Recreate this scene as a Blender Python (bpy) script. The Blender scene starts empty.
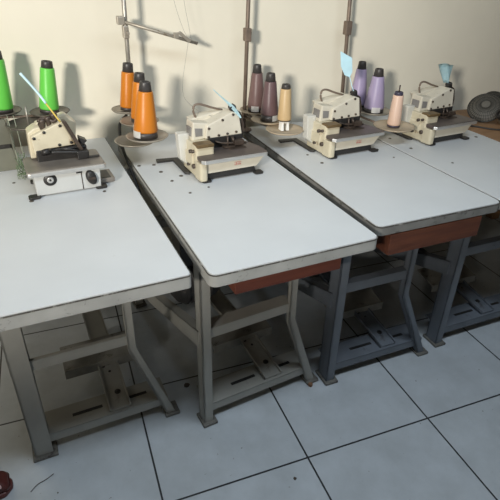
import bpy, bmesh, math, random
from mathutils import Vector, Matrix
random.seed(7)
C = bpy.context.scene.collection
PI = math.pi

# ------------------------------------------------------------------ materials
def nodes(name):
    m = bpy.data.materials.new(name); m.use_nodes = True
    nt = m.node_tree; b = nt.nodes['Principled BSDF']
    return m, nt, b

def mat(name, col, rough=.5, metal=0, var=.12, scale=18, dirt=None, dirt_amt=.45, dirt_scale=9, bump=.0, bscale=60, spec=.5):
    """plain colour broken by soft noise, plus an optional second colour in blotches (wear, rust, oil)"""
    m, nt, b = nodes(name)
    N, L = nt.nodes, nt.links
    tc = N.new('ShaderNodeTexCoord')
    n = N.new('ShaderNodeTexNoise'); n.inputs['Scale'].default_value = scale; n.inputs['Detail'].default_value = 5
    L.new(tc.outputs['Object'], n.inputs['Vector'])
    r = N.new('ShaderNodeValToRGB')
    r.color_ramp.elements[0].position = .3; r.color_ramp.elements[1].position = .7
    r.color_ramp.elements[0].color = [c*(1-var) for c in col] + [1]
    r.color_ramp.elements[1].color = [min(1, c*(1+var*.6)) for c in col] + [1]
    L.new(n.outputs['Fac'], r.inputs['Fac'])
    out = r.outputs['Color']
    if dirt:
        n2 = N.new('ShaderNodeTexNoise'); n2.inputs['Scale'].default_value = dirt_scale
        n2.inputs['Detail'].default_value = 9; n2.inputs['Roughness'].default_value = .7
        L.new(tc.outputs['Object'], n2.inputs['Vector'])
        r2 = N.new('ShaderNodeValToRGB')
        r2.color_ramp.elements[0].position = 1-dirt_amt; r2.color_ramp.elements[1].position = min(1, 1-dirt_amt+.09)
        r2.color_ramp.elements[0].color = (0, 0, 0, 1); r2.color_ramp.elements[1].color = (1, 1, 1, 1)
        L.new(n2.outputs['Fac'], r2.inputs['Fac'])
        mx = N.new('ShaderNodeMix'); mx.data_type = 'RGBA'
        L.new(r2.outputs['Color'], mx.inputs['Factor']); L.new(out, mx.inputs[6])
        mx.inputs[7].default_value = list(dirt) + [1]
        out = mx.outputs[2]
    L.new(out, b.inputs['Base Color'])
    b.inputs['Roughness'].default_value = rough; b.inputs['Metallic'].default_value = metal
    b.inputs['Specular IOR Level'].default_value = spec
    if bump:
        n3 = N.new('ShaderNodeTexNoise'); n3.inputs['Scale'].default_value = bscale
        L.new(tc.outputs['Object'], n3.inputs['Vector'])
        bp = N.new('ShaderNodeBump'); bp.inputs['Strength'].default_value = bump; bp.inputs['Distance'].default_value = .002
        L.new(n3.outputs['Fac'], bp.inputs['Height']); L.new(bp.outputs['Normal'], b.inputs['Normal'])
    return m

def thread_mat(name, col, sheen=.35):
    """wound thread: fine wraps around the axis"""
    m, nt, b = nodes(name); N, L = nt.nodes, nt.links
    tc = N.new('ShaderNodeTexCoord')
    w = N.new('ShaderNodeTexWave'); w.bands_direction = 'Z'; w.inputs['Scale'].default_value = 90
    w.inputs['Distortion'].default_value = 1.5; w.inputs['Detail'].default_value = 2
    L.new(tc.outputs['Object'], w.inputs['Vector'])
    r = N.new('ShaderNodeValToRGB')
    r.color_ramp.elements[0].color = [c*.82 for c in col]+[1]; r.color_ramp.elements[1].color = list(col)+[1]
    L.new(w.outputs['Fac'], r.inputs['Fac']); L.new(r.outputs['Color'], b.inputs['Base Color'])
    bp = N.new('ShaderNodeBump'); bp.inputs['Strength'].default_value = .25; bp.inputs['Distance'].default_value = .001
    L.new(w.outputs['Fac'], bp.inputs['Height']); L.new(bp.outputs['Normal'], b.inputs['Normal'])
    b.inputs['Roughness'].default_value = sheen
    return m

def floor_mat():
    m, nt, b = nodes('glazed_floor_tiles'); N, L = nt.nodes, nt.links
    tc = N.new('ShaderNodeTexCoord')
    br = N.new('ShaderNodeTexBrick'); br.offset = 0; br.squash = 1
    br.inputs['Scale'].default_value = 1; br.inputs['Brick Width'].default_value = .5; br.inputs['Row Height'].default_value = .5
    br.inputs['Mortar Size'].default_value = .0034; br.inputs['Mortar Smooth'].default_value = .15; br.inputs['Bias'].default_value = 0
    br.inputs['Color1'].default_value = (.58, .615, .645, 1); br.inputs['Color2'].default_value = (.60, .635, .66, 1)
    br.inputs['Mortar'].default_value = (.035, .036, .038, 1)
    L.new(tc.outputs['Object'], br.inputs['Vector'])
    n = N.new('ShaderNodeTexNoise'); n.inputs['Scale'].default_value = 6; n.inputs['Detail'].default_value = 8; n.inputs['Roughness'].default_value = .65
    L.new(tc.outputs['Object'], n.inputs['Vector'])
    r = N.new('ShaderNodeValToRGB'); r.color_ramp.elements[0].position = .35; r.color_ramp.elements[1].position = .65
    r.color_ramp.elements[0].color = (.84, .84, .83, 1); r.color_ramp.elements[1].color = (1.0, 1.0, 1.0, 1)
    L.new(n.outputs['Fac'], r.inputs['Fac'])
    mx = N.new('ShaderNodeMix'); mx.data_type = 'RGBA'; mx.blend_type = 'MULTIPLY'; mx.inputs['Factor'].default_value = 1
    L.new(br.outputs['Color'], mx.inputs[6]); L.new(r.outputs['Color'], mx.inputs[7])
    # scattered specks of dirt
    v = N.new('ShaderNodeTexNoise'); v.inputs['Scale'].default_value = 55; v.inputs['Detail'].default_value = 2
    L.new(tc.outputs['Object'], v.inputs['Vector'])
    r2 = N.new('ShaderNodeValToRGB'); r2.color_ramp.elements[0].position = .73; r2.color_ramp.elements[1].position = .78
    L.new(v.outputs['Fac'], r2.inputs['Fac'])
    mx2 = N.new('ShaderNodeMix'); mx2.data_type = 'RGBA'; L.new(r2.outputs['Color'], mx2.inputs['Factor'])
    L.new(mx.outputs[2], mx2.inputs[6]); mx2.inputs[7].default_value = (.2, .19, .18, 1)
    L.new(mx2.outputs[2], b.inputs['Base Color'])
    b.inputs['Roughness'].default_value = .42
    bp = N.new('ShaderNodeBump'); bp.invert = True; bp.inputs['Strength'].default_value = .5; bp.inputs['Distance'].default_value = .003
    L.new(br.outputs['Fac'], bp.inputs['Height']); L.new(bp.outputs['Normal'], b.inputs['Normal'])
    return m

def wood_mat(name, c1, c2, rough=.55, sc=5):
    m, nt, b = nodes(name); N, L = nt.nodes, nt.links
    tc = N.new('ShaderNodeTexCoord'); mp = N.new('ShaderNodeMapping'); mp.inputs['Scale'].default_value = (1, 6, 8)
    L.new(tc.outputs['Object'], mp.inputs['Vector'])
    n = N.new('ShaderNodeTexNoise'); n.inputs['Scale'].default_value = sc; n.inputs['Detail'].default_value = 8; n.inputs['Distortion'].default_value = .6
    L.new(mp.outputs['Vector'], n.inputs['Vector'])
    r = N.new('ShaderNodeValToRGB'); r.color_ramp.elements[0].position = .3; r.color_ramp.elements[1].position = .72
    r.color_ramp.elements[0].color = list(c1)+[1]; r.color_ramp.elements[1].color = list(c2)+[1]
    L.new(n.outputs['Fac'], r.inputs['Fac']); L.new(r.outputs['Color'], b.inputs['Base Color'])
    b.inputs['Roughness'].default_value = rough
    return m

M = {}
M['floor'] = floor_mat()
M['wall'] = mat('cream_painted_plaster', (.75, .70, .58), .85, 0, .05, 3, dirt=(.68, .62, .49), dirt_amt=.36, dirt_scale=1.7, bump=.25, bscale=25)
M['far_wall'] = mat('bounce_cutting_brown', (.24, .215, .18), .9, 0, .08, 3)  # made-up brown for the unseen walls, kept dark to cut bounce light
M['laminate'] = mat('worn_white_laminate', (.655, .67, .675), .42, 0, .04, 5, dirt=(.55, .545, .525), dirt_amt=.36, dirt_scale=5, spec=.4)
M['edge_light'] = mat('chipped_light_edge', (.42, .415, .39), .6, 0, .15, 12, dirt=(.06, .055, .05), dirt_amt=.40, dirt_scale=20)
M['edge_grey'] = mat('grubby_grey_edge', (.23, .225, .21), .6, 0, .25, 14, dirt=(.075, .07, .065), dirt_amt=.44, dirt_scale=18)
M['steel_light'] = mat('pale_grey_painted_steel', (.37, .36, .325), .5, 0, .1, 9, dirt=(.24, .22, .19), dirt_amt=.38, dirt_scale=11)
M['steel_dark'] = mat('blue_grey_painted_steel', (.155, .172, .198), .5, 0, .15, 9, dirt=(.085, .085, .09), dirt_amt=.4, dirt_scale=11)
M['red_wood'] = wood_mat('red_brown_wood', (.085, .028, .016), (.17, .055, .026), .55)
M['maroon_wood'] = wood_mat('maroon_painted_wood', (.14, .038, .022), (.20, .056, .030), .5)
M['brown_wood'] = wood_mat('plain_brown_wood', (.27, .15, .075), (.36, .21, .11), .55)
M['cream'] = mat('aged_cream_enamel', (.60, .54, .40), .38, 0, .08, 20, dirt=(.22, .125, .05), dirt_amt=.41, dirt_scale=22)
M['white_enamel'] = mat('white_enamel', (.62, .575, .475), .36, 0, .07, 20, dirt=(.30, .21, .11), dirt_amt=.385, dirt_scale=24)
M['grey_enamel'] = mat('light_grey_enamel', (.5, .505, .49), .35, 0, .05, 20, dirt=(.36, .35, .33), dirt_amt=.32, dirt_scale=20)
M['plate_brown'] = mat('worn_brown_steel_plate', (.135, .11, .10), .42, .3, .25, 14, dirt=(.10, .08, .07), dirt_amt=.42, dirt_scale=14)
M['plate_grey'] = mat('worn_grey_steel_plate', (.23, .205, .18), .42, .25, .2, 14, dirt=(.18, .155, .135), dirt_amt=.42, dirt_scale=12)
M['chrome'] = mat('polished_steel', (.66, .65, .63), .38, .8, .06, 20)
M['steel_rod'] = mat('dull_steel_rod', (.42, .39, .34), .4, .6, .18, 30, dirt=(.2, .12, .07), dirt_amt=.4, dirt_scale=40)
M['rust_rod'] = mat('rusty_steel_rod', (.20, .15, .115), .55, .3, .25, 30)
M['black'] = mat('black_oily_metal', (.028, .026, .025), .45, .1, .3, 25)
M['brown_black'] = mat('oily_dark_brown_metal', (.075, .055, .043), .45, .3, .4, 30, dirt=(.2, .13, .07), dirt_amt=.38, dirt_scale=45)
M['oily_brown'] = mat('oil_stained_brass', (.17, .11, .05), .45, .3, .4, 30, dirt=(.06, .045, .03), dirt_amt=.42, dirt_scale=40)
M['core'] = mat('black_plastic_core', (.045, .04, .038), .42, 0, .1)
M['navy_core'] = mat('dark_navy_core', (.05, .045, .075), .42, 0, .1)
M['dish'] = mat('dull_tin_dish', (.38, .34, .28), .42, .45, .15, 14, dirt=(.26, .2, .14), dirt_amt=.42, dirt_scale=15)
M['dish_dark'] = mat('dark_grey_dish', (.14, .125, .105), .45, .3, .15, 14)
M['dish_tan'] = mat('tan_plastic_dish', (.46, .37, .26), .5, 0, .12, 14, dirt=(.32, .25, .17), dirt_amt=.42, dirt_scale=13)
M['green'] = thread_mat('bright_green_thread', (.15, .63, .085))
M['orange'] = thread_mat('orange_thread', (.62, .20, .016))
M['mauve'] = thread_mat('mauve_brown_thread', (.185, .112, .105))
M['mauve2'] = thread_mat('dark_mauve_thread', (.145, .088, .092))
M['tan'] = thread_mat('tan_thread', (.60, .42, .22))
M['lilac'] = thread_mat('lilac_thread', (.40, .335, .50))
M['peach'] = thread_mat('peach_thread', (.80, .56, .43))
M['paper'] = mat('white_paper', (.86, .85, .82), .7, 0, .04)
M['blue_cloth'] = mat('pale_blue_cloth', (.58, .78, .83), .8, 0, .08, 40)
M['blue_paper'] = mat('light_blue_paper', (.52, .76, .84), .7, 0, .05, 30)
M['yellow'] = mat('yellow_cord', (.75, .55, .12), .7)
M['green_loose'] = mat('loose_green_thread', (.15, .21, .12), .7)
M['thread_white'] = mat('fine_white_thread', (.30, .28, .25), .7)
M['thread_grey'] = mat('fine_grey_green_thread', (.36, .40, .30), .7)
M['bin'] = mat('olive_grey_plastic', (.15, .15, .115), .55, 0, .12, 12)
M['bin_in'] = mat('dark_infill', (.06, .055, .05), .95, 0, .5, 60, bump=.8, bscale=90)
M['red_mark'] = mat('faded_red_print', (.5, .1, .08), .6)
M['grey_glass'] = mat('smoky_grey_window', (.22, .21, .2), .25, 0, .1)
M['motor'] = mat('black_cast_motor', (.035, .033, .032), .5, .2, .3, 20, dirt=(.1, .085, .07), dirt_amt=.4, dirt_scale=25)
M['cable'] = mat('black_rubber_cable', (.03, .028, .027), .5)
M['fan_grey'] = mat('grey_painted_wire', (.05, .048, .043), .5, .3, .1)
M['fan_mesh'] = mat('fine_grey_guard_mesh', (.145, .135, .115), .6, .1, .15, 60)
M['fan_brown'] = mat('brown_dusty_plastic', (.2, .14, .09), .6, 0, .25, 20)
M['maroon'] = mat('maroon_shoe_leather', (.10, .022, .018), .45, 0, .2, 15)
M['toe_highlight'] = mat('pale_pink_highlight', (.6, .44, .4), .6)
M['leaf'] = mat('dry_brown_crumb', (.25, .13, .07), .8, 0, .3, 60)
M['fleck'] = mat('dark_dirt_fleck', (.09, .07, .055), .9)
M['steel_dirty'] = mat('scuffed_foot_steel', (.17, .16, .14), .6, 0, .2, 20, dirt=(.08, .07, .06), dirt_amt=.45, dirt_scale=30)
M['seam'] = mat('dark_laminate_seam', (.09, .082, .072), .8, 0, .4, 30, dirt=(.35, .34, .31), dirt_amt=.44, dirt_scale=25)
M['pedal'] = mat('scuffed_pedal_steel', (.27, .26, .23), .6, 0, .2, 20, dirt=(.12, .105, .09), dirt_amt=.42, dirt_scale=22)
M['dark_board'] = wood_mat('raw_dark_board', (.05, .035, .025), (.09, .062, .042), .8)
M['spot'] = mat('dark_screw_head', (.12, .105, .085), .5, .3, .3, 80)
mc, nt, b = nodes('cloudy_plastic_cover')
b.inputs['Base Color'].default_value = (.75, .74, .68, 1); b.inputs['Roughness'].default_value = .35
n_ = nt.nodes.new('ShaderNodeTexNoise'); n_.inputs['Scale'].default_value = 25
r_ = nt.nodes.new('ShaderNodeMapRange'); r_.inputs['To Min'].default_value = .5; r_.inputs['To Max'].default_value = .75
nt.links.new(n_.outputs['Fac'], r_.inputs['Value']); nt.links.new(r_.outputs['Result'], b.inputs['Alpha'])
M['cover'] = mc

# ------------------------------------------------------------------ mesh helpers
def bm_box(bm, x0, x1, y0, y1, z0, z1, bev=0, mi=0):
    t = bmesh.new(); bmesh.ops.create_cube(t, size=1)
    for v in t.verts:
        v.co = Vector(((x0+x1)/2 + v.co.x*(x1-x0), (y0+y1)/2 + v.co.y*(y1-y0), (z0+z1)/2 + v.co.z*(z1-z0)))
    if bev: bmesh.ops.bevel(t, geom=t.edges[:], offset=bev, segments=2, affect='EDGES', profile=.5)
    merge(bm, t, mi); return bm

def merge(bm, t, mi=0, mx=None):
    if mx is not None: bmesh.ops.transform(t, matrix=mx, verts=t.verts[:])
    mp = {v: bm.verts.new(v.co) for v in t.verts}
    for f in t.faces:
        try: nf = bm.faces.new([mp[v] for v in f.verts]); nf.material_index = mi; nf.smooth = f.smooth
        except ValueError: pass
    t.free()

def bm_prism(bm, poly, a, b_, axis='y', bev=0, mi=0, segs=2):
    """extrude a polygon; axis y: poly is (x,z) from y=a to y=b_; axis z: (x,y); axis x: (y,z)"""
    t = bmesh.new()
    def P(p, h):
        return {'y': (p[0], h, p[1]), 'z': (p[0], p[1], h), 'x': (h, p[0], p[1])}[axis]
    lo = [t.verts.new(P(p, a)) for p in poly]; hi = [t.verts.new(P(p, b_)) for p in poly]
    n = len(poly)
    t.faces.new(lo); t.faces.new(hi[::-1])
    for i in range(n): t.faces.new((lo[i], hi[i], hi[(i+1) % n], lo[(i+1) % n]))
    bmesh.ops.recalc_face_normals(t, faces=t.faces[:])
    if bev: bmesh.ops.bevel(t, geom=t.edges[:], offset=bev, segments=segs, affect='EDGES', profile=.5)
    merge(bm, t, mi); return bm

def bm_lathe(bm, prof, c=(0, 0, 0), n=28, mx=None, mi=0, smooth=True):
    t = bmesh.new(); rings = []
    for r, z in prof:
        rings.append([t.verts.new((r*math.cos(2*PI*i/n), r*math.sin(2*PI*i/n), z)) for i in range(n)] if r > 1e-6 else [t.verts.new((0, 0, z))])
    for A, B in zip(rings, rings[1:]):
        for i in range(n):
            j = (i+1) % n
            if len(A) == 1 and len(B) == 1: continue
            if len(A) == 1: f = t.faces.new((A[0], B[i], B[j]))
            elif len(B) == 1: f = t.faces.new((A[i], B[0], A[j]))
            else: f = t.faces.new((A[i], B[i], B[j], A[j]))
            f.smooth = smooth
    bmesh.ops.recalc_face_normals(t, faces=t.faces[:])
    m = Matrix.Translation(c)
    if mx is not None: m = m @ mx
    merge(bm, t, mi, m); return bm

def bm_tube(bm, pts, r, n=8, mi=0):
    pts = [Vector(p) for p in pts]; t = bmesh.new(); rings = []
    up = Vector((0, 0, 1))
    for i, p in enumerate(pts):
        d = (pts[min(i+1, len(pts)-1)] - pts[max(i-1, 0)]).normalized()
        a = d.cross(up)
        if a.length < 1e-3: a = d.cross(Vector((1, 0, 0)))
        a.normalize(); q = d.cross(a).normalized()
        rings.append([t.verts.new(p + r*(math.cos(2*PI*k/n)*a + math.sin(2*PI*k/n)*q)) for k in range(n)])
    for A, B in zip(rings, rings[1:]):
        for k in range(n):
            f = t.faces.new((A[k], A[(k+1) % n], B[(k+1) % n], B[k])); f.smooth = True
    t.faces.new(rings[0]); t.faces.new(rings[-1][::-1])
    bmesh.ops.recalc_face_normals(t, faces=t.faces[:])
    merge(bm, t, mi); return bm

def bez(pts, k=8):
    """Catmull-Rom through the points"""
    P = [Vector(p) for p in pts]; P = [2*P[0]-P[1]] + P + [2*P[-1]-P[-2]]; out = []
    for i in range(1, len(P)-2):
        a, b_, c, d = P[i-1:i+3]
        for s in range(k):
            t = s/k
            out.append(.5*((2*b_) + (-a+c)*t + (2*a-5*b_+4*c-d)*t*t + (-a+3*b_-3*c+d)*t**3))
    out.append(P[-2]); return out

def obj(name, bm, m, parent=None, loc=(0, 0, 0), rot=(0, 0, 0)):
    me = bpy.data.meshes.new(name); bm.to_mesh(me); bm.free()
    for q in (m if isinstance(m, (list, tuple)) else [m]): me.materials.append(q)
    o = bpy.data.objects.new(name, me); C.objects.link(o)
    o.location = loc; o.rotation_euler = rot
    if parent: o.parent = parent
    return o

def tag(o, label, cat, group=None):
    o['label'] = label; o['category'] = cat
    if group: o['group'] = group
    return o

def thing(name, label, cat, loc=(0, 0, 0), rotz=0, group=None):
    o = bpy.data.objects.new(name, None); C.objects.link(o); o.empty_display_size = .05
    o.location = loc; o.rotation_euler = (0, 0, rotz)
    return tag(o, label, cat, group)

def struct(name, bm, m):
    o = obj(name, bm, m); o['kind'] = 'structure'; return o

def dup(root, loc, rotz, label):
    r = root.copy(); C.objects.link(r); r.location = loc; r.rotation_euler = (0, 0, rotz); r['label'] = label
    for ch in list(root.children):
        c = ch.copy(); C.objects.link(c); c.parent = r
        for g in list(ch.children):
            d = g.copy(); C.objects.link(d); d.parent = c
    return r

B = bmesh.new
def round_poly(x0, x1, y0, y1, r, n=5):
    out = []
    for cx, cy, a0 in ((x1-r, y1-r, 0), (x0+r, y1-r, 90), (x0+r, y0+r, 180), (x1-r, y0+r, 270)):
        for k in range(n+1):
            a = math.radians(a0 + 90*k/n); out.append((cx + r*math.cos(a), cy + r*math.sin(a)))
    return out

# ------------------------------------------------------------------ the room
bm = B(); bm_box(bm, -3.5, 5.5, -4.5, 1.6, -.05, 0)
struct('floor', bm, M['floor'])
def wall_y(x): return 1.385 - .025*x
bm = B(); bm_prism(bm, [(-3.5, wall_y(-3.5)), (5.5, wall_y(5.5)), (5.5, wall_y(5.5)+.15), (-3.5, wall_y(-3.5)+.15)], 0, 3.0, 'z')
struct('wall_back', bm, M['wall'])

# unseen wall added behind the camera, its opening cut to shape the window light
bm = B()
for x0, x1, z0, z1 in ((-3.5, -2.35, 0, 3), (-1.22, 5.5, 0, 3), (-2.35, -1.22, 0, 1.60), (-2.35, -1.22, 2.4, 3)): bm_box(bm, x0, x1, -1.87, -1.75, z0, z1)
struct('wall_front_unseen', bm, M['far_wall'])
bm = B(); bm_box(bm, -2.40, -1.17, -1.90, -1.72, 1.58, 1.605, .004); struct('trim_1', bm, M['edge_grey'])
bm = B(); bm_box(bm, -2.6, -2.45, -1.75, 1.45, 0, 3); struct('wall_left_unseen', bm, M['far_wall'])  # unseen side walls and ceiling, added to close off stray light
bm = B(); bm_box(bm, 4.4, 4.55, -1.75, 1.27, 0, 3); struct('wall_right_unseen', bm, M['far_wall'])
bm = B(); bm_box(bm, -2.6, 4.55, -1.87, 1.5, 3.0, 3.1); struct('ceiling_unseen', bm, M['far_wall'])

# ------------------------------------------------------------------ sewing tables
TOP = .75
def table(label, fl, rot, W, L, stand, steel, edge, edge_h, leg_w, leg_d, box=None, spots=(), motor=(.05, .56, .565), cz=.428, cd=.05, cr=.022):
    """fl: front-left corner of the top, stand: (world x, y of the left front foot, angle, upper span, foot span)"""
    t = thing('sewing_table', label, 'table', (fl[0], fl[1], 0), rot, 'sewing machine tables')
    c, s = math.cos(rot), math.sin(rot)
    bm = B(); bm_prism(bm, round_poly(.003, W-.003, .003, L-.003, cr), TOP-.004, TOP, 'z', bev=.0012)
    top = obj('tabletop', bm, M['laminate'], t)
    bm = B(); bm_prism(bm, round_poly(0, W, 0, L, cr+.002), TOP-edge_h, TOP-.0035, 'z', bev=.002)
    obj('edge_band', bm, M[edge], top)
    bm = B(); bm_prism(bm, round_poly(-.0006, W+.0006, -.0006, L+.0006, cr+.0025), TOP-.0068, TOP-.0036, 'z'); obj('edge_seam', bm, M['seam'], top)
    bm = B(); bm_prism(bm, round_poly(.012, W-.012, .012, L-.012, .02), TOP-edge_h-.004, TOP-edge_h, 'z'); obj('underside_board', bm, M['dark_board'], top)
    for wx, wy, r in spots:
        dx, dy = wx-fl[0], wy-fl[1]; lx, ly = dx*c+dy*s, -dx*s+dy*c
        bm = B(); bm_lathe(bm, [(0, TOP+.0025), (r*.7, TOP+.0022), (r, TOP-.0005)], (lx, ly, 0), 12)
        obj('screw', bm, M['spot'], t)
    # --- stand, in its own frame
    sx, sy, sang, up, foot = stand
    dx, dy = sx-fl[0], sy-fl[1]; so = (dx*c+dy*s, -dx*s+dy*c, 0); sr = (0, 0, sang-rot)
    St = M[steel]; under = TOP-edge_h-.004; yr = .80
    def part(name, bm, m=St, p=t): return obj(name, bm, m, p, so if p is t else (0, 0, 0), sr if p is t else (0, 0, 0))
    for y0 in (0, yr):
        # straight leg: a channel open to the right
        bm = B()
        bm_box(bm, 0, leg_w, y0, y0+.006, .012, under); bm_box(bm, 0, .006, y0, y0+leg_d, .012, under)
        bm_box(bm, 0, leg_w, y0+leg_d-.006, y0+leg_d, .012, under)
        lg = part('leg', bm)
        bm = B(); bm_box(bm, -.008, leg_w+.014, y0-.014, y0+leg_d+.012, 0, .012, .003); part('foot_plate', bm, M['steel_dirty'], lg)
        # bent leg
        w = .025
        poly = [(up, under), (up, .345), (foot-.012, .012), (foot+w-.005, .012), (up+w, .36), (up+w, under)]
        bm = B(); bm_prism(bm, poly, y0, y0+.006); bm_prism(bm, poly, y0+leg_d*.5-.006, y0+leg_d*.5)
        bm_prism(bm, [(up, under), (up, .345), (foot-.012, .012), (foot-.005, .012), (up+.006, .36), (up+.006, under)], y0, y0+leg_d*.5)
        lg = part('leg', bm)
        bm = B(); bm_box(bm, foot-.018, foot+w+.012, y0-.012, y0+leg_d*.8+.01, 0, .012, .003); part('foot_plate', bm, M['steel_dirty'], lg)
        # upper crossbar, an angle iron
        bm = B(); bm_box(bm, leg_w*.6, up+.01, y0+.008, y0+.014, cz-.037, cz); bm_box(bm, leg_w*.6, up+.01, y0+.008, y0+cd, cz-.003, cz+.002)
        part('crossbar', bm)
        # top rail under the board
        bm = B(); bm_box(bm, .0, up+.03, y0+.002, y0+.05, under-.03, under); part('top_rail', bm)
    # foot bar of the front frame with two slots
    bm = B(); bm_box(bm, leg_w*.6, foot, .01, .016, .05, .085); bm_box(bm, leg_w*.6, foot, .01, .115, .081, .086)
    fb = part('foot_bar', bm)
    for a, b_ in ((.30, .52), (.60, .86)):
        bm = B(); bm_box(bm, foot*a, foot*b_, .055, .068, .0855, .0872, .0005); obj('slot', bm, M['black'], fb)
    bm = B(); bm_box(bm, leg_w*.6, foot, yr+.01, yr+.016, .05, .085); bm_box(bm, leg_w*.6, foot, yr+.01, yr+.09, .081, .086); part('foot_bar', bm)
    # side brace falling to the rear
    bm = B(); bm_prism(bm, [(leg_d*.5, .425), (yr+.02, .16), (yr+.02, .11), (leg_d*.5, .36)], -.004, .0, 'x')
    bm_prism(bm, [(leg_d*.5, .425), (yr+.02, .16), (yr+.02, .155), (leg_d*.5, .42)], -.004, .03, 'x'); part('side_brace', bm)
    # treadle: link plate and foot pedal
    bm = B(); bm_prism(bm, [(.02, .088), (.30, .125), (.8, .125), (.8, .131), (.30, .131), (.02, .094)], .262, .337, 'x')
    for x in (.262, .332): bm_prism(bm, [(.02, .088), (.30, .125), (.8, .125), (.8, .143), (.30, .143), (.02, .104)], x, x+.005, 'x')
    lk = part('treadle_link', bm)
    for x, y, r in ((.305, .09, .011), (.282, .22, .006), (.315, .23, .006), (.299, .19, .005)):
        z = .0945+.1321*(y-.02)
        bm = B(); bm_lathe(bm, [(0, .0008), (r, .0008), (r, -.001)], (x, y, z), 14, Matrix.Rotation(math.atan(.1321), 4, 'X')); obj('hole', bm, M['black'], lk)
    bm = B(); bm_prism(bm, [(.225, .132), (.345, .158), (.345, .165), (.225, .139)], .145, .41, 'x', bev=.002)
    bm_prism(bm, [(.220, .108), (.227, .108), (.230, .145), (.221, .145)], .145, .41, 'x', bev=.001); part('pedal', bm, M['pedal'])
    # clutch motor slung under the board
    bm = B(); mx = Matrix.Rotation(PI/2, 4, 'Y'); mxo, myo, mzo = motor
    bm_lathe(bm, [(0, 0), (.05, 0), (.075, .015), (.085, .03), (.085, .15), (.07, .175), (.04, .19), (0, .19)], (mxo, myo, mzo), 24, mx)
    for k in range(5): bm_lathe(bm, [(.085, 0), (.091, .002), (.091, .008), (.085, .01)], (mxo+.035+.022*k, myo, mzo), 24, mx)
    mo = part('motor', bm, M['motor'])
    bm = B(); bm_box(bm, mxo+.03, mxo+.15, myo-.04, myo+.04, mzo+.075, under, .004); obj('bracket', bm, M['motor'], mo)
    bm = B(); bm_lathe(bm, [(0, 0), (.045, 0), (.05, .004), (.038, .012), (.05, .02), (.045, .024), (0, .024)], (mxo+.195, myo, mzo), 20, mx); obj('pulley', bm, M['black'], mo)
    if box:
        x0, x1, y0, z0, m = box
        bx = B(); lx0 = (x0-fl[0])*c + (y0-fl[1])*s; ly = -(x0-fl[0])*s + (y0-fl[1])*c
        bm_box(bx, lx0, lx0+(x1-x0), ly, ly+.018, z0, under, .002)
        bm_box(bx, lx0, lx0+.016, ly+.018, ly+.34, z0, under); bm_box(bx, lx0+(x1-x0)-.016, lx0+(x1-x0), ly+.018, ly+.34, z0, under)
        bm_box(bx, lx0+.016, lx0+(x1-x0)-.016, ly+.018, ly+.34, z0+.004, z0+.012)
        obj('drawer', bx, M[m], t)
    return t

R = math.radians
table('white topped sewing table nearest the left, pale legs, black slotted foot bar', (-.402, .088), R(3.6), .556, 1.235, (-.368, .305, R(4.6), .35, .468), 'steel_light', 'edge_light', .044, .058, .05, cz=.412, cd=.02, cr=.009,
      spots=((-.30, .914, .006), (-.24, .73, .009), (.004, .80, .008), (.0, .738, .007)))
table('white topped sewing table with maroon drawer and pale grey legs', (.196, .098), R(3.8), .553, 1.2, (.206, .250, R(8), .34, .462), 'steel_light', 'edge_light', .042, .034, .045, cz=.430, cd=.06,
      box=(.29, .655, .165, .622, 'maroon_wood'), motor=(.01, .30, .44), spots=((.283, .631, .006), (.216, .94, .008), (.158, .947, .008), (.291, .795, .009), (.247, .757, .007), (.227, .858, .009), (.36, .66, .005)))
table('white topped sewing table with bare red brown wood apron and blue grey legs', (.776, .192), R(2.4), .53, 1.12, (.722, .285, R(2), .305, .470), 'steel_dark', 'edge_grey', .036, .036, .062, cz=.468, cd=.04,
      box=(.835, 1.225, .196, .632, 'red_wood'), spots=((.874, .755, .008), (1.19, .83, .007), (.895, .915, .007), (1.2, .72, .005), (.86, .86, .006)))
table('rightmost white topped sewing table, its lilac and peach cones by the wall', (1.3095, .2135), R(2.4), .525, 1.1, (1.29, .325, R(2), .33, .48), 'steel_dark', 'edge_grey', .036, .036, .062, cz=.49, cd=.04,
      spots=((1.335, .946, .008), (1.345, .797, .008), (1.40, .589, .006), (1.754, .842, .009)))

# plain wooden table at the right
t = thing('wooden_table', 'plain brown wooden table against the wall right of the sewing tables', 'table', (1.85, .42, 0), R(2.4))
bm = B(); bm_box(bm, 0, .75, 0, .87, .705, .742, .004); obj('tabletop', bm, M['brown_wood'], t)
for x in (.03, .66):
    for y in (.03, .78):
        bm = B(); bm_box(bm, x, x+.06, y, y+.06, 0, .705, .003); obj('leg', bm, M['brown_wood'], t)
bm = B(); bm_box(bm, .09, .66, .045, .065, .62, .705); bm_box(bm, .09, .66, .805, .825, .62, .705); obj('apron', bm, M['brown_wood'], t)

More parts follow.
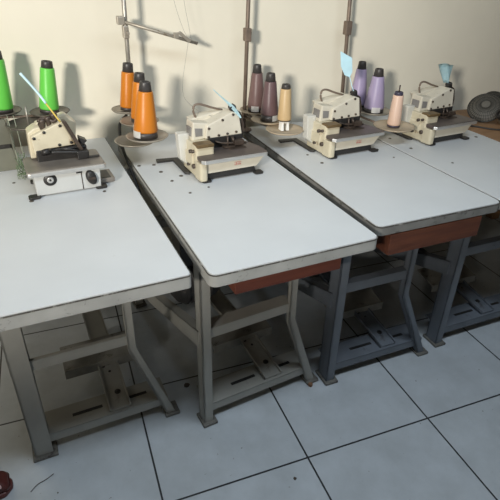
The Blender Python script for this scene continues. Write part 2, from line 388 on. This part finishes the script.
# ------------------------------------------------------------------ overlock machines
def machine(label, loc, rot, first=False):
    cr, pl = M['white_enamel'], M['plate_brown']
    t = thing('overlock_machine', label, 'sewing machine', (loc[0], loc[1], TOP+.001), rot, 'overlock sewing machines')
    # dark base with splayed feet
    bm = B(); bm_prism(bm, [(.0, .004), (.215, .004), (.205, .034), (.0, .034)], .008, .145, bev=.002)
    for x, y in ((-.012, -.01), (.205, -.012), (.0, .135), (.2, .135)): bm_prism(bm, round_poly(x-.004, x+.032, y-.004, y+.03, .008, 3), 0, .007, 'z', bev=.001)
    obj('base', bm, M['black'], t)
    # white front body, ends raked in at the right
    bm = B(); bm_prism(bm, [(.008, .030), (.212, .030), (.246, .068), (.246, .076), (.0, .076)], .0, .012, bev=.002)
    bm_prism(bm, [(.02, .032), (.205, .032), (.236, .076), (.02, .076)], .012, .135)
    fb = obj('front_cover', bm, cr, t)
    bm = B()
    for k, (x, h) in enumerate(((.118, .006), (.124, .009), (.130, .005), (.135, .008), (.141, .006))):
        bm_box(bm, x, x+.0025, -.0008, .001, .047, .047+h)
    bm_box(bm, .117, .145, -.0008, .001, .0575, .0592)
    obj('emblem', bm, M['red_mark'], fb)
    # rounded left corner post
    bm = B(); bm_prism(bm, round_poly(-.026, .006, -.012, .05, .012), .006, .074, 'z', bev=.003); post = obj('corner_post', bm, M['cream'], t)
    bm = B(); bm_prism(bm, round_poly(-.024, .05, .03, .17, .01), .008, .128, 'z', bev=.004)
    bm_prism(bm, [(-.03, .045), (-.012, .045), (-.012, .10), (-.03, .09)], .06, .15, bev=.003); col = obj('side_body', bm, M['cream'], t)
    for (y, z, r) in ((.045, .05, .009), (.075, .098, .007), (.05, .105, .006), (.1, .04, .006)):
        bm = B(); bm_lathe(bm, [(0, .012), (r, .012), (r, 0)], (-.022, y, z), 12, Matrix.Rotation(-PI/2, 4, 'Y')); obj('knob', bm, M['brown_black'], col)
    bm = B(); bm_box(bm, -.022, .045, .02, .07, .122, .134, .003); obj('looper_cover', bm, M['oily_brown'], t)
    # cloth plate with bright rolled front edge
    bm = B(); bm_prism(bm, [(-.02, -.018), (-.012, -.026), (.236, -.026), (.247, -.018), (.247, .05), (.225, .125), (.03, .125), (-.02, .05)], .076, .092, 'z', bev=.004, segs=3)
    cp = obj('cloth_plate', bm, pl, t)
    bm = B(); bm_prism(bm, [(-.024, -.016), (-.012, -.030), (.236, -.030), (.244, -.026), (-.008, -.024), (-.018, -.012)], .077, .0905, 'z', bev=.002); obj('front_rim', bm, M['chrome'], cp)
    bm = B(); bm_box(bm, .12, .19, .045, .085, .092, .0945, .001); obj('needle_plate', bm, M['chrome'] if False else M['brown_black'], cp)
    # dark throat with the needle gear
    bm = B(); bm_box(bm, .05, .195, .088, .15, .09, .134, .003); obj('throat', bm, M['black'], t)
    bm = B(); bm_tube(bm, [(.125, .078, .135), (.125, .074, .098)], .004); bm_box(bm, .105, .15, .06, .085, .0945, .1, .001)
    bm_tube(bm, [(.075, .08, .12), (.10, .075, .112), (.16, .07, .106), (.2, .07, .102)], .004); bm_tube(bm, [(.145, .08, .13), (.15, .07, .11)], .006)
    bm_box(bm, .15, .19, .062, .086, .098, .118, .003)
    obj('presser_foot', bm, M['brown_black'], t)
    # upper housing: wedge rising to the right, its left end lower and facing outward
    bm = B(); bm_prism(bm, [(.038, .131), (.192, .133), (.187, .16), (.178, .213), (.152, .222), (.045, .181)], .088, .15, bev=.004)
    bm_prism(bm, [(-.012, .126), (.06, .131), (.06, .186), (-.006, .196)], .098, .165, bev=.005)
    bm_prism(bm, [(.03, .15), (.18, .16), (.172, .21), (.15, .219), (.0, .196)], .145, .19, bev=.004)
    ho = obj('housing', bm, cr, t)
    for x, z in ((.05, .138), (.052, .170), (.108, .196), (.152, .212), (.092, .140), (.128, .142), (.165, .145)):
        bm = B(); bm_lathe(bm, [(0, .004), (.0045, .004), (.0045, 0)], (x, .088, z), 10, Matrix.Rotation(PI/2, 4, 'X')); obj('screw', bm, M['brown_black'], ho)
    bm = B(); bm_prism(bm, [(.002, .142), (.030, .142), (.030, .170), (.0, .174)], .0965, .0985); obj('oil_window', bm, M['grey_glass'], ho)
    bm = B(); bm_box(bm, -.0135, -.009, .108, .15, .142, .176, .001); obj('oil_window', bm, M['grey_glass'], ho)
    # thread take-up strip down the right end
    bm = B(); bm_prism(bm, [(.178, .222), (.19, .214), (.206, .165), (.204, .135), (.194, .133), (.196, .165), (.183, .208)], .098, .145, bev=.0015); obj('end_guard', bm, M['brown_black'], t)
    bm = B(); bm_prism(bm, [(.150, .22), (.176, .213), (.172, .238), (.165, .246), (.158, .234)], .10, .125, bev=.003); bm_box(bm, .145, .166, .095, .12, .228, .24, .003); obj('tension_knob', bm, M['black'], t)
    # carrying handle
    bm = B(); bm_tube(bm, bez([(.03, .15, .19), (.018, .15, .22), (.022, .15, .243), (.045, .15, .246), (.09, .15, .230), (.135, .15, .216)], 5), .0042); obj('handle', bm, M['rust_rod'], t)
    # cloudy rear cover at the left
    bm = B(); bm_prism(bm, [(-.05, .05), (-.014, .02), (-.012, .15), (-.056, .15)], .125, .165, bev=.004); obj('rear_cover', bm, M['cover'], t)
    # black mounting bars lying on the board behind
    bm = B(); bm_prism(bm, [(-.03, .09), (-.02, .11), (-.012, .27), (-.10, .285), (-.105, .255), (-.04, .25), (-.045, .10)], .0, .008, 'z', bev=.001); obj('mounting_bar', bm, M['black'], t)
    return t

m2 = machine('white overlock machine on the maroon drawer table, blue ribbon at its top', (.365, .709), .115)
m3 = dup(m2, (.943, .793, TOP+.001), .11, 'white overlock machine with a blue paper slip beside two lilac cones')
m4 = dup(m2, (1.462, .809, TOP+.001), .12, 'white overlock machine with blue cloth scrap, beside the grey fan')

def strip_emblem(root):
    for ch in list(root.children):
        for g in list(ch.children):
            if g.name.startswith('emblem'): bpy.data.objects.remove(g)
bpy.context.view_layer.update(); strip_emblem(m4)

# the left machine is another model: squarer front, big slanted face
t = thing('overlock_machine', 'grey fronted overlock machine with black dial, in front of green cone', 'sewing machine', (-.223, .752, TOP+.001), .1, 'overlock sewing machines')
bm = B()
for x, y in ((-.02, -.012), (.205, -.008), (.0, .13), (.2, .13)): bm_prism(bm, round_poly(x-.006, x+.034, y-.004, y+.03, .01, 3), 0, .007, 'z', bev=.001)
obj('foot', bm, M['black'], t)
bm = B(); bm_prism(bm, [(.003, .004), (.219, .004), (.222, .075), (.003, .075)], .0, .14, bev=.003); fr = obj('front_cover', bm, M['grey_enamel'], t)
bm = B(); bm_prism(bm, [(.155, .006), (.158, .006), (.158, .075), (.155, .075)], -.0012, .002); obj('panel_seam', bm, M['brown_black'], fr)
bm = B(); bm_prism(bm, [(.14, .066), (.16, .066), (.16, .075), (.14, .075)], -.0016, .002); obj('latch', bm, M['black'], fr)
bm = B(); bm_lathe(bm, [(0, .003), (.020, .003), (.022, 0)], (.053, .0, .057), 22, Matrix.Rotation(PI/2, 4, 'X')); dk = obj('dial', bm, M['black'], t)
bm = B(); bm_lathe(bm, [(.004, .0045), (.008, .0055), (.011, .0045), (.011, .0025)], (.053, .0, .057), 18, Matrix.Rotation(PI/2, 4, 'X')); obj('dial_ring', bm, M['chrome'], dk)
bm = B(); bm_lathe(bm, [(0, .014), (.02, .014), (.026, .009), (.028, 0)], (.188, .0, .045), 22, Matrix.Rotation(PI/2, 4, 'X') @ Matrix.Rotation(.3, 4, 'Z') @ Matrix.Diagonal((.62, 1, 1, 1))); kb = obj('knob', bm, M['black'], t)
bm = B(); bm_box(bm, .176, .20, -.018, -.012, .040, .05, .002); obj('grip', bm, M['brown_black'], kb)
bm = B(); bm_prism(bm, round_poly(-.016, .242, -.012, .155, .016), .075, .094, 'z', bev=.005, segs=3); cp = obj('cloth_plate', bm, M['plate_grey'], t)
bm = B(); bm_prism(bm, round_poly(-.0175, .2435, -.0155, .01, .0125), .076, .091, 'z', bev=.004); obj('front_rim', bm, M['chrome'], cp)
bm = B(); bm_box(bm, .03, .2, .082, .15, .09, .135, .004); obj('throat', bm, M['black'], t)
bm = B(); bm_tube(bm, [(.05, .07, .13), (.09, .065, .128), (.15, .06, .122), (.2, .055, .115)], .006); bm_tube(bm, [(.06, .07, .14), (.062, .062, .125)], .016, 14)
bm_box(bm, .16, .2, .05, .08, .095, .125, .003); bm_box(bm, .19, .235, .05, .062, .096, .103, .002); bm_tube(bm, [(.11, .066, .138), (.14, .062, .134), (.18, .058, .12)], .004)
obj('needle_gear', bm, M['black'], t)
bm = B(); bm_prism(bm, [(.026, .118), (.06, .135), (.165, .140), (.131, .226), (.10, .215), (.022, .182)], .085, .15, bev=.004)
bm_prism(bm, [(.012, .10), (.03, .10), (.10, .215), (.04, .205), (.016, .19)], .11, .18, bev=.004); bm_prism(bm, [(.02, .1), (.17, .1), (.185, .2), (.15, .235), (.05, .21)], .148, .19, bev=.006)
ho = obj('housing', bm, M['cream'], t)
for x, z in ((.032, .178), (.067, .195), (.122, .212), (.15, .150), (.11, .146)):
    bm = B(); bm_lathe(bm, [(0, .004), (.005, .004), (.005, 0)], (x, .085, z), 10, Matrix.Rotation(PI/2, 4, 'X')); obj('screw', bm, M['black'], ho)
bm = B(); bm_prism(bm, [(.128, .232), (.143, .229), (.186, .125), (.174, .12)], .066, .092, bev=.002); obj('end_guard', bm, M['brown_black'], t)
bm = B(); bm_prism(bm, [(.178, .165), (.205, .15), (.178, .128)], .08, .12, bev=.003); obj('eye_guard', bm, M['black'], t)
bm = B(); bm_tube(bm, bez([(.065, .11, .20), (.06, .11, .23), (.085, .11, .235), (.105, .10, .225), (.12, .1, .235)], 5), .006)
for x, z in ((.07, .215), (.09, .222), (.11, .232)): bm_lathe(bm, [(0, .022), (.011, .02), (.013, .01), (.008, 0), (.008, -.03)], (x, .11, z), 12)
obj('tension_dials', bm, M['brown_black'], t)
bm = B(); bm_box(bm, .222, .275, .03, .12, .004, .02, .002); tr = obj('cutout_rim', bm, M['plate_grey'], t)
bm = B(); bm_box(bm, .228, .262, .036, .11, .0195, .0215); obj('cutout_hole', bm, M['black'], tr)  # black sheet standing for the dark cutout in the tabletop

# ------------------------------------------------------------------ thread stands
def stand(label, pole, lean, discs, mats, group='thread stands', rod='steel_rod', top=1.62):
    px, py = pole
    t = thing('thread_stand', label, 'thread stand', (px, py, TOP+.0005), 0, group)
    bm = B(); bm_lathe(bm, [(0, .012), (.016, .012), (.02, .008), (.036, .006), (.038, 0), (0, 0)], (0, 0, 0)); obj('foot', bm, M[rod], t)
    h = top-TOP
    bm = B(); bm_tube(bm, [(0, 0, .005), (lean*h, 0, h)], .009, 12); obj('pole', bm, M[rod], t)
    for i, (x, y, z, r) in enumerate(discs):
        lx, ly, lz = x-px, y-py, z-TOP
        bm = B(); bm_lathe(bm, [(0, -.006), (r*.35, -.006), (r*.9, -.001), (r, .006), (r*.985, .008), (r*.88, .002), (r*.35, -.003), (0, -.003)], (lx, ly, lz), 32)
        d = obj('dish', bm, M[mats[i]], t)
        bm = B(); az = lz-.012
        bm_tube(bm, [(lean*az, 0, az), (lx, ly, az)], .0055, 8); bm_lathe(bm, [(0, .012), (.014, .012), (.014, -.006), (0, -.006)], (lean*az, 0, az), 14)
        bm_lathe(bm, [(0, .008), (.012, .008), (.012, -.004), (0, -.004)], (lx, ly, az), 12); obj('arm', bm, M[rod], t)
        bm = B(); bm_tube(bm, [(lx, ly, lz-.004), (lx, ly, lz+.07)], .0035); obj('spindle', bm, M['steel_rod'], d)
    return t

sg = stand('dark thread stand behind the grey fronted machine, under the green cones', (-.40, 1.27), 0,
      [(-.318, 1.235, .925, .078), (-.138, 1.225, .912, .078), (-.222, 1.14, .893, .085)], ['dish_dark']*3, rod='rust_rod')  # dishes given a dark colour for the shadow they sit in
so = stand('tall thread stand with orange cones and a slanting guide rod', (.192, 1.25), .02,
      [(.170, 1.20, .905, .068), (.192, 1.055, .893, .078), (.196, .915, .874, .08), (.158, .985, .838, .08)], ['dish', 'dish', 'dish', 'dish'])
bm = B(); bm_box(bm, -.024, .006, -.02, .014, .482, .512, .003); bm_box(bm, -.005, .018, -.02, .014, .43, .478, .004); bm_tube(bm, [(.012, -.02, .455), (.012, -.04, .452)], .006)
obj('clamp', bm, M['dish'], so)
bm = B(); bm_tube(bm, [(-.015, -.012, .497), (.30, -.012, .403)], .0065, 10); gr = obj('guide_rod', bm, M['dish'], so)
bm = B(); bm_prism(bm, [(.215, .447), (.262, .408), (.275, .418), (.255, .43), (.23, .452)], -.022, -.004, bev=.001)
bm_box(bm, .2, .22, -.02, -.006, .426, .448, .001); obj('thread_guide', bm, M['dish'], gr)
sb = stand('rusty thread stand with two mauve cones and a tan cone', (.720, 1.27), .022,
      [(.768, 1.235, .848, .078), (.776, 1.105, .838, .078), (.805, .985, .825, .084)], ['dish_tan', 'dish_tan', 'dish_tan'], rod='rust_rod')
bm = B(); bm_box(bm, -.005, .025, -.018, .018, .40, .455, .004); obj('clamp', bm, M['rust_rod'], sb)
sp = stand('thread stand with lilac and peach cones on the rightmost table', (1.248, 1.265), -.035,
      [(1.290, 1.19, .846, .078), (1.322, 1.085, .842, .082), (1.30, .885, .826, .092)], ['dish_dark', 'dish', 'dish_tan'], rod='rust_rod')
bm = B(); bm_box(bm, -.032, .0, -.016, .016, .415, .475, .004); obj('clamp', bm, M['rust_rod'], sp)

# ------------------------------------------------------------------ thread cones
def cone(label, x, y, z, h, rb, rt, m, bot=.012, top=.03, core='core', label_at=None, pin=False, fork=False, tilt=(0, 0)):
    t = thing('thread_cone', label, 'thread cone', (x, y, z), 0, 'cones of sewing thread')
    t.rotation_euler = (tilt[0], tilt[1], 0)
    f = lambda s: rb + (rt-rb)*s
    r1, r2 = f(bot/h), f((h-top)/h)
    bm = B(); bm_lathe(bm, [(r1*.6, bot-.0005), (r1*1.0, bot), (r1*1.045, bot+.006), (f(.5)*1.045, h*.5), (r2*1.045, h-top-.005), (r2*.99, h-top), (r2*.6, h-top+.0005)], n=36); obj('thread_winding', bm, M[m], t)
    bm = B(); a = r2*.9; c = rt*.86
    bm_lathe(bm, [(rb*.8, 0), (rb*.98, 0), (r1*.98, bot+.001), (r1*.55, bot+.001), (a*.7, h-top-.003), (a, h-top-.001), (c, h-.003), (c*.93, h), (c*.72, h), (c*.68, h-.02), (0, h-.02)], n=32); co = obj('core', bm, M[core], t)
    if label_at is not None:
        bm = B()
        for k in range(5):
            a0, a1 = label_at + (k-2.5)*.17, label_at + (k-1.5)*.17
            q = rb*1.035; H0, H1 = .003, .028
            vs = [bm.verts.new((q*math.cos(an), q*math.sin(an), zz)) for an, zz in ((a0, H0), (a1, H0), (a1, H1), (a0, H1))]; bm.faces.new(vs)
        bmesh.ops.solidify(bm, geom=bm.faces[:], thickness=-.0008)
        obj('paper_label', bm, M['paper'], t)
    if pin:
        bm = B(); bm_tube(bm, [(0, 0, h-.022), (0, 0, h+.028)], .003); obj('pin', bm, M['brown_black'], co)
    if fork:
        bm = B()
        for s in (-1, 1): bm_prism(bm, [(s*.006, -.042), (s*.019, -.042), (s*.0165, -.008), (s*.012, .001), (s*.004, .001), (s*.008, -.014)][::s], -.016, .016, bev=.002)
        bm_lathe(bm, [(0, .003), (.015, .003), (.017, -.006), (.012, -.01), (0, -.01)], (0, 0, 0)); obj('cone_holder', bm, M['paper'], t)
    return t
cone('bright green thread cone cut off at the left picture edge', -.315, 1.24, .929, .225, .043, .026, 'green', tilt=(0, .1))
cone('bright green thread cone behind the grey fronted machine', -.140, 1.225, .915, .197, .037, .024, 'green', .014, .025, tilt=(0, .12))
cone('orange thread cone nearest the wall', .170, 1.20, .908, .187, .031, .0235, 'orange', .012, .034, tilt=(0, .1))
cone('orange thread cone in the middle of the row of three', .192, 1.055, .896, .187, .033, .0225, 'orange', .014, .033, tilt=(0, .09))
cone('orange thread cone in front, with white paper label at its foot', .190, .915, .877, .203, .046, .023, 'orange', .022, .034, label_at=-2.6, tilt=(0, .07))
cone('mauve brown thread cone beside the rusty pole', .768, 1.235, .851, .206, .041, .0205, 'mauve', .018, .036, label_at=-2.1)
cone('dark mauve thread cone between the lighter mauve and tan cones', .780, 1.105, .841, .203, .041, .022, 'mauve2', .026, .034, label_at=-1.2)
cone('slim tan thread cone on a white forked holder', .802, .99, .868, .152, .029, .021, 'tan', .004, .018, fork=True)
cone('lilac thread cone farther back, beside the leaning pole', 1.290, 1.19, .849, .207, .043, .0205, 'lilac', .008, .034)
cone('lilac thread cone in front, with white paper label at its foot', 1.318, 1.085, .845, .196, .048, .0225, 'lilac', .016, .034, label_at=-1.95)
cone('slim peach thread cone with a metal pin on top', 1.30, .890, .829, .152, .029, .0215, 'peach', .008, .014, core='navy_core', pin=True)

# ------------------------------------------------------------------ scraps, threads, cable
def ribbon(name, label, cat, pts, w, m, thick=.0012, wdir=None, parts=None):
    """a strip of cloth or paper following the points"""
    P = [Vector(p) for p in pts]; bm = B(); rows = []
    wd = Vector(wdir or (1, 0, 0)).normalized()
    for i, p in enumerate(P):
        ww = w[i] if isinstance(w, (list, tuple)) else w
        rows.append((bm.verts.new(p-wd*ww/2), bm.verts.new(p+wd*ww/2)))
    for a, b_ in zip(rows, rows[1:]): bm.faces.new((a[0], a[1], b_[1], b_[0]))
    bmesh.ops.solidify(bm, geom=bm.faces[:], thickness=thick)
    return tag(obj(name, bm, m), label, cat)
y = .838
t = thing('cord_strip', 'thin blue and yellow strip standing up from the left machine', 'strip', (-.106, y, .978))
bm = B(); bm_tube(bm, bez([(0, 0, 0), (-.024, .0, .045), (-.036, 0, .068)], 5), .0026); obj('yellow_end', bm, M['yellow'], t)
bm = B(); bm_tube(bm, bez([(-.035, 0, .066), (-.052, 0, .098), (-.076, -.005, .138), (-.094, -.01, .166)], 5), .0042); obj('blue_end', bm, M['blue_cloth'], t)
ribbon('blue_ribbon', 'pale blue ribbon draped over the machine beside the mauve cones', 'ribbon',
       bez([(.432, .82, 1.058), (.462, .825, 1.03), (.495, .825, 1.0), (.515, .815, .978), (.533, .80, .952)], 4), [.003, .003, .004, .004, .005, .006, .007, .009, .011, .012, .013, .013, .013, .012, .010, .008, .006], M['blue_cloth'], wdir=(.8, 0, .6))
bm = B(); nn = [(1.014, 1.150), (1.072, 1.122), (1.082, 1.066), (1.072, 1.044), (1.046, 1.054), (1.024, 1.090)]
bm_prism(bm, nn, .938, .9392); bm_tube(bm, [(1.07, .9385, 1.05), (1.082, .93, 1.01), (1.088, .915, .985)], .0018)
tag(obj('paper_slip', bm, M['blue_paper']), 'light blue paper slip stuck above the machine by the lilac cones', 'paper')
bm = B(); vs = []
for i in range(7):
    for j in range(6):
        u, v = i/6, j/5
        x = 1.536+.084*u*(.35+.65*v) + .05*(1-v); z = 0.985+.088*v + .006*math.sin(5*u)
        vs.append(bm.verts.new((x, .945+.008*math.sin(7*u+2*v), z)))
for i in range(6):
    for j in range(5): f = bm.faces.new((vs[i*6+j], vs[(i+1)*6+j], vs[(i+1)*6+j+1], vs[i*6+j+1])); f.smooth = True
bmesh.ops.solidify(bm, geom=bm.faces[:], thickness=.001)
tag(obj('cloth_scrap', bm, M['blue_cloth']), 'pale blue cloth scrap standing on the machine beside the fan', 'cloth')

bm = B(); bm_tube(bm, bez([(.163, 1.205, .884), (.128, 1.17, .86), (.115, 1.10, .82), (.118, 1.03, .772), (.135, .93, .7), (.15, .86, .62)], 6), .0062); tag(obj('cable', bm, M['cable']), 'black cable hanging down behind the orange cones into the gap', 'cable')
for k, pts in enumerate(([(.378, 1.238, 1.45), (.40, 1.238, 1.32), (.43, 1.238, 1.22), (.462, 1.236, 1.155)], [(.436, 1.24, 1.45), (.442, 1.24, 1.32), (.458, 1.238, 1.22), (.468, 1.236, 1.15)],
                         [(.452, 1.236, 1.16), (.40, 1.16, .98), (.405, .98, .95), (.43, .84, .955)])):
    bm = B(); bm_tube(bm, bez(pts, 6), .0007, 5)
    tag(obj('thread', bm, M['thread_white']), ('fine thread rising from the guide rod, the left one of two', 'fine thread rising from the guide rod, the right one of two', 'fine thread falling from the guide rod to the machine below')[k], 'thread', 'threads on the guide rod')
bm = B()
for k in range(16):
    x, y = -.262+random.uniform(-.012, .014), .95+random.uniform(-.02, .035); z = TOP+.004; pts = []
    for q in range(7): pts.append((x+random.uniform(-.016, .016), y+random.uniform(-.015, .015), z+q*random.uniform(.006, .017)))
    bm_tube(bm, bez(pts, 3), .0010, 4)
o = tag(obj('loose_threads', bm, M['green_loose']), 'tangle of loose green threads left of the grey fronted machine', 'threads'); o['kind'] = 'stuff'
for k, (x, dx) in enumerate(((-.288, .010), (-.266, .012))):
    bm = B(); bm_tube(bm, bez([(x-.006, 1.16, .93), (x, 1.12, .88), (x+dx*.5, 1.06, .83), (x+dx, 1.0, .775), (x+dx, .98, .757)], 5), .0012, 5)
    tag(obj('thread', bm, M['thread_grey']), ('pale green thread hanging in front of the bin, left of two', 'pale green thread hanging in front of the bin, right of two')[k], 'thread', 'threads by the bin')

# open bin left of the left machine
t = thing('plastic_bin', 'olive grey open bin with lint at the left end of the table', 'bin', (-.385, 1.10, TOP+.0005), R(6))
bm = B()
bm_prism(bm, [(-.11, 0), (.10, 0), (.088, .085), (-.12, .085)], -.06, -.054, bev=.001)
bm_prism(bm, [(-.11, 0), (.10, 0), (.085, .165), (-.12, .165)], .05, .056, bev=.001)
bm_box(bm, -.108, .098, -.058, .052, 0, .006)
for x in (-.11, .09): bm_prism(bm, [(-.058, 0), (.054, 0), (.054, .165), (-.058, .085)], x, x+.006, 'x')
obj('body', bm, M['bin'], t)
bm = B(); bm_box(bm, -.10, .088, -.052, .048, .006, .07, .004); obj('infill', bm, M['bin_in'], t)  # plain dark block filling the inside of the bin

# fan on the wooden table: two thin wire guards and a dusty motor
t = thing('desk_fan', 'grey round fan lying on the brown wooden table at right edge', 'fan', (2.10, 1.12, .7425), 0)
def guard(name, c, r, mx):
    bm = B(); prof = [(r, 0), (r*.9, .012), (r*.6, .026), (r*.25, .032), (0, .033)]
    m4 = Matrix.Translation(c) @ mx
    for rr, z in ((r, 0), (r*.9, .012), (r*.75, .02), (r*.55, .027), (r*.3, .031)):
        tb = bmesh.new(); pts = [(rr*math.cos(2*PI*k/32), rr*math.sin(2*PI*k/32), z) for k in range(33)]
        bm_tube(tb, pts, .0035 if rr == r else .0012, 6); merge(bm, tb, 0, m4)
    for k in range(40):
        a = 2*PI*k/40; tb = bmesh.new(); bm_tube(tb, [(q*math.cos(a), q*math.sin(a), z) for q, z in prof[:-1]], .0012, 4); merge(bm, tb, 0, m4)
    g = obj(name, bm, M['fan_grey'], t)
    bm = B(); bm_lathe(bm, [(r*.99, -.001), (r*.9, .010), (r*.6, .024), (r*.2, .030), (0, .031), (0, .029), (r*.6, .022), (r*.9, .008), (r*.97, -.002)], (0, 0, 0), 32); bmesh.ops.transform(bm, matrix=m4, verts=bm.verts[:]); obj('mesh_cloth', bm, M['fan_mesh'], g)
def facing(v): return Vector(v).to_track_quat('Z', 'Y').to_matrix().to_4x4()
guard('guard', (-.075, -.03, .066), .088, facing((-.55, -.38, .74)))
guard('guard', (.075, .06, .066), .064, facing((-.25, -.62, .74)))
bm = B(); mm = facing((-.9, .05, .25))
bm_lathe(bm, [(0, .05), (.022, .05), (.034, .04), (.040, .015), (.042, -.06), (.03, -.085), (0, -.085)], (-.02, -.15, .056), 24, mm)
for q in range(5): bm_lathe(bm, [(.0415, -.006), (.045, -.004), (.045, .001), (.0415, .003)], (-.02+.011*q, -.15, .056-.003*q), 24, mm)
mt = obj('motor', bm, M['fan_brown'], t)
bm = B(); bm_lathe(bm, [(.012, .024), (.020, .026), (.029, .014), (.029, -.006), (.018, -.01), (.012, -.01)], (-.076, -.15, .062), 22, mm); obj('hub', bm, M['black'], mt)
bm = B(); bm_tube(bm, bez([(-.24, -.09, .004), (-.20, -.14, .004), (-.165, -.185, .004), (-.12, -.215, .004), (-.06, -.225, .005), (0, -.20, .006), (.03, -.15, .03)], 6), .0042); obj('power_cord', bm, M['cable'], t)
bm = B(); bm_prism(bm, round_poly(-.05, .08, -.19, -.09, .03), 0, .016, 'z', bev=.004); obj('base', bm, M['fan_brown'], t)

# on the floor
t = thing('shoe', 'maroon shoe tip at the lower left edge of the floor', 'shoe', (-.548, .218, 0), R(6))
bm = B(); outl = [(-.13, -.03), (-.05, -.038), (.04, -.042), (.09, -.036), (.112, -.012), (.112, .014), (.09, .038), (.04, .044), (-.05, .036), (-.13, .03)]
bm_prism(bm, outl, 0, .02, 'z', bev=.006); obj('sole', bm, M['maroon'], t)
bm = B(); bm_prism(bm, [(-.125, .018), (.104, .018), (.108, .036), (.092, .056), (.04, .072), (-.02, .085), (-.125, .09)], -.034, .034, bev=.016, segs=4); obj('upper', bm, M['maroon'], t)
bm = B(); bm_prism(bm, [(.065, .050), (.085, .046), (.085, .054), (.065, .064)], -.038, -.02, bev=.004); obj('toe_patch', bm, M['toe_highlight'], t)  # pinkish highlight on the toe, modelled as a pale patch
bm = B(); bm_tube(bm, bez([(-.385, .185, .0015), (-.365, .205, .0015), (-.34, .214, .0015), (-.315, .228, .0015)], 5), .0014, 5); tag(obj('thread', bm, M['fleck']), 'short dark thread curled on the floor near the shoe', 'thread')
def crumb(name, label, x, y, r, m, n=7, h=.006):
    bm = B(); pts = [(x+r*random.uniform(.6, 1.1)*math.cos(2*PI*k/n), y+r*random.uniform(.5, 1.0)*math.sin(2*PI*k/n)) for k in range(n)]
    bm_prism(bm, pts, .0003, h, 'z', bev=h*.25); return tag(obj(name, bm, m), label, 'debris')
crumb('crumb', 'reddish brown crumb beside the bent pale leg foot', .658, .296, .014, M['leaf'], h=.014)
crumb('dirt_fleck', 'brown dirt fleck on the tile right of the bent leg', .193, .462, .013, M['fleck'])
crumb('dirt_fleck', 'small dark fleck on the tile at the bottom of picture', .424, -.058, .008, M['fleck'], h=.003)
crumb('dirt_fleck', 'tiny black dot on the floor near the curled thread', -.305, .153, .003, M['fleck'], h=.002)

# ------------------------------------------------------------------ light: a window at the front left, dim overhead light, weak sky fill
def area(name, loc, target, sx, sy, e, col):
    l = bpy.data.lights.new(name, 'AREA'); l.shape = 'RECTANGLE'; l.size = sx; l.size_y = sy; l.energy = e; l.color = col
    o = bpy.data.objects.new(name, l); C.objects.link(o); o.location = loc
    o.rotation_euler = (Vector(target)-Vector(loc)).to_track_quat('-Z', 'Y').to_euler(); return o
area('window_light', (-2.65, -3.0, 2.2), (.3, 1.3, .95), .6, .45, 270, (1, .95, .86))
area('overhead_light', (.5, -.38, 2.3), (.5, .12, .7), 1.9, .3, 25, (.77, .89, 1))
w = bpy.data.worlds.new('world'); bpy.context.scene.world = w; w.use_nodes = True
w.node_tree.nodes['Background'].inputs['Color'].default_value = (1, .93, .82, 1); w.node_tree.nodes['Background'].inputs['Strength'].default_value = .02

# ------------------------------------------------------------------ camera
yaw, pitch, roll = .375121, .533272, .0246562
cy, sy, cp_, sp_, cr_, sr_ = math.cos(yaw), math.sin(yaw), math.cos(pitch), math.sin(pitch), math.cos(roll), math.sin(roll)
fwd = Vector((sy*cp_, cy*cp_, -sp_)); right = Vector((cy, -sy, 0)); up = right.cross(fwd)
r2 = cr_*right + sr_*up; u2 = -sr_*right + cr_*up
cam = bpy.data.cameras.new('camera'); co = bpy.data.objects.new('camera', cam); C.objects.link(co)
cam.sensor_width = 36; cam.lens = 498.85/500*36; cam.clip_start = .02
mw = Matrix.Identity(4)
for i in range(3): mw[i][0], mw[i][1], mw[i][2] = r2[i], u2[i], -fwd[i]
mw.translation = Vector((-.10951, -.958354, 1.479495)); co.matrix_world = mw
sc = bpy.context.scene; sc.camera = co
sc.view_settings.view_transform = 'Standard'; sc.view_settings.look = 'None'; sc.view_settings.gamma = 1; sc.view_settings.exposure = 0
sc.view_settings.use_curve_mapping = False
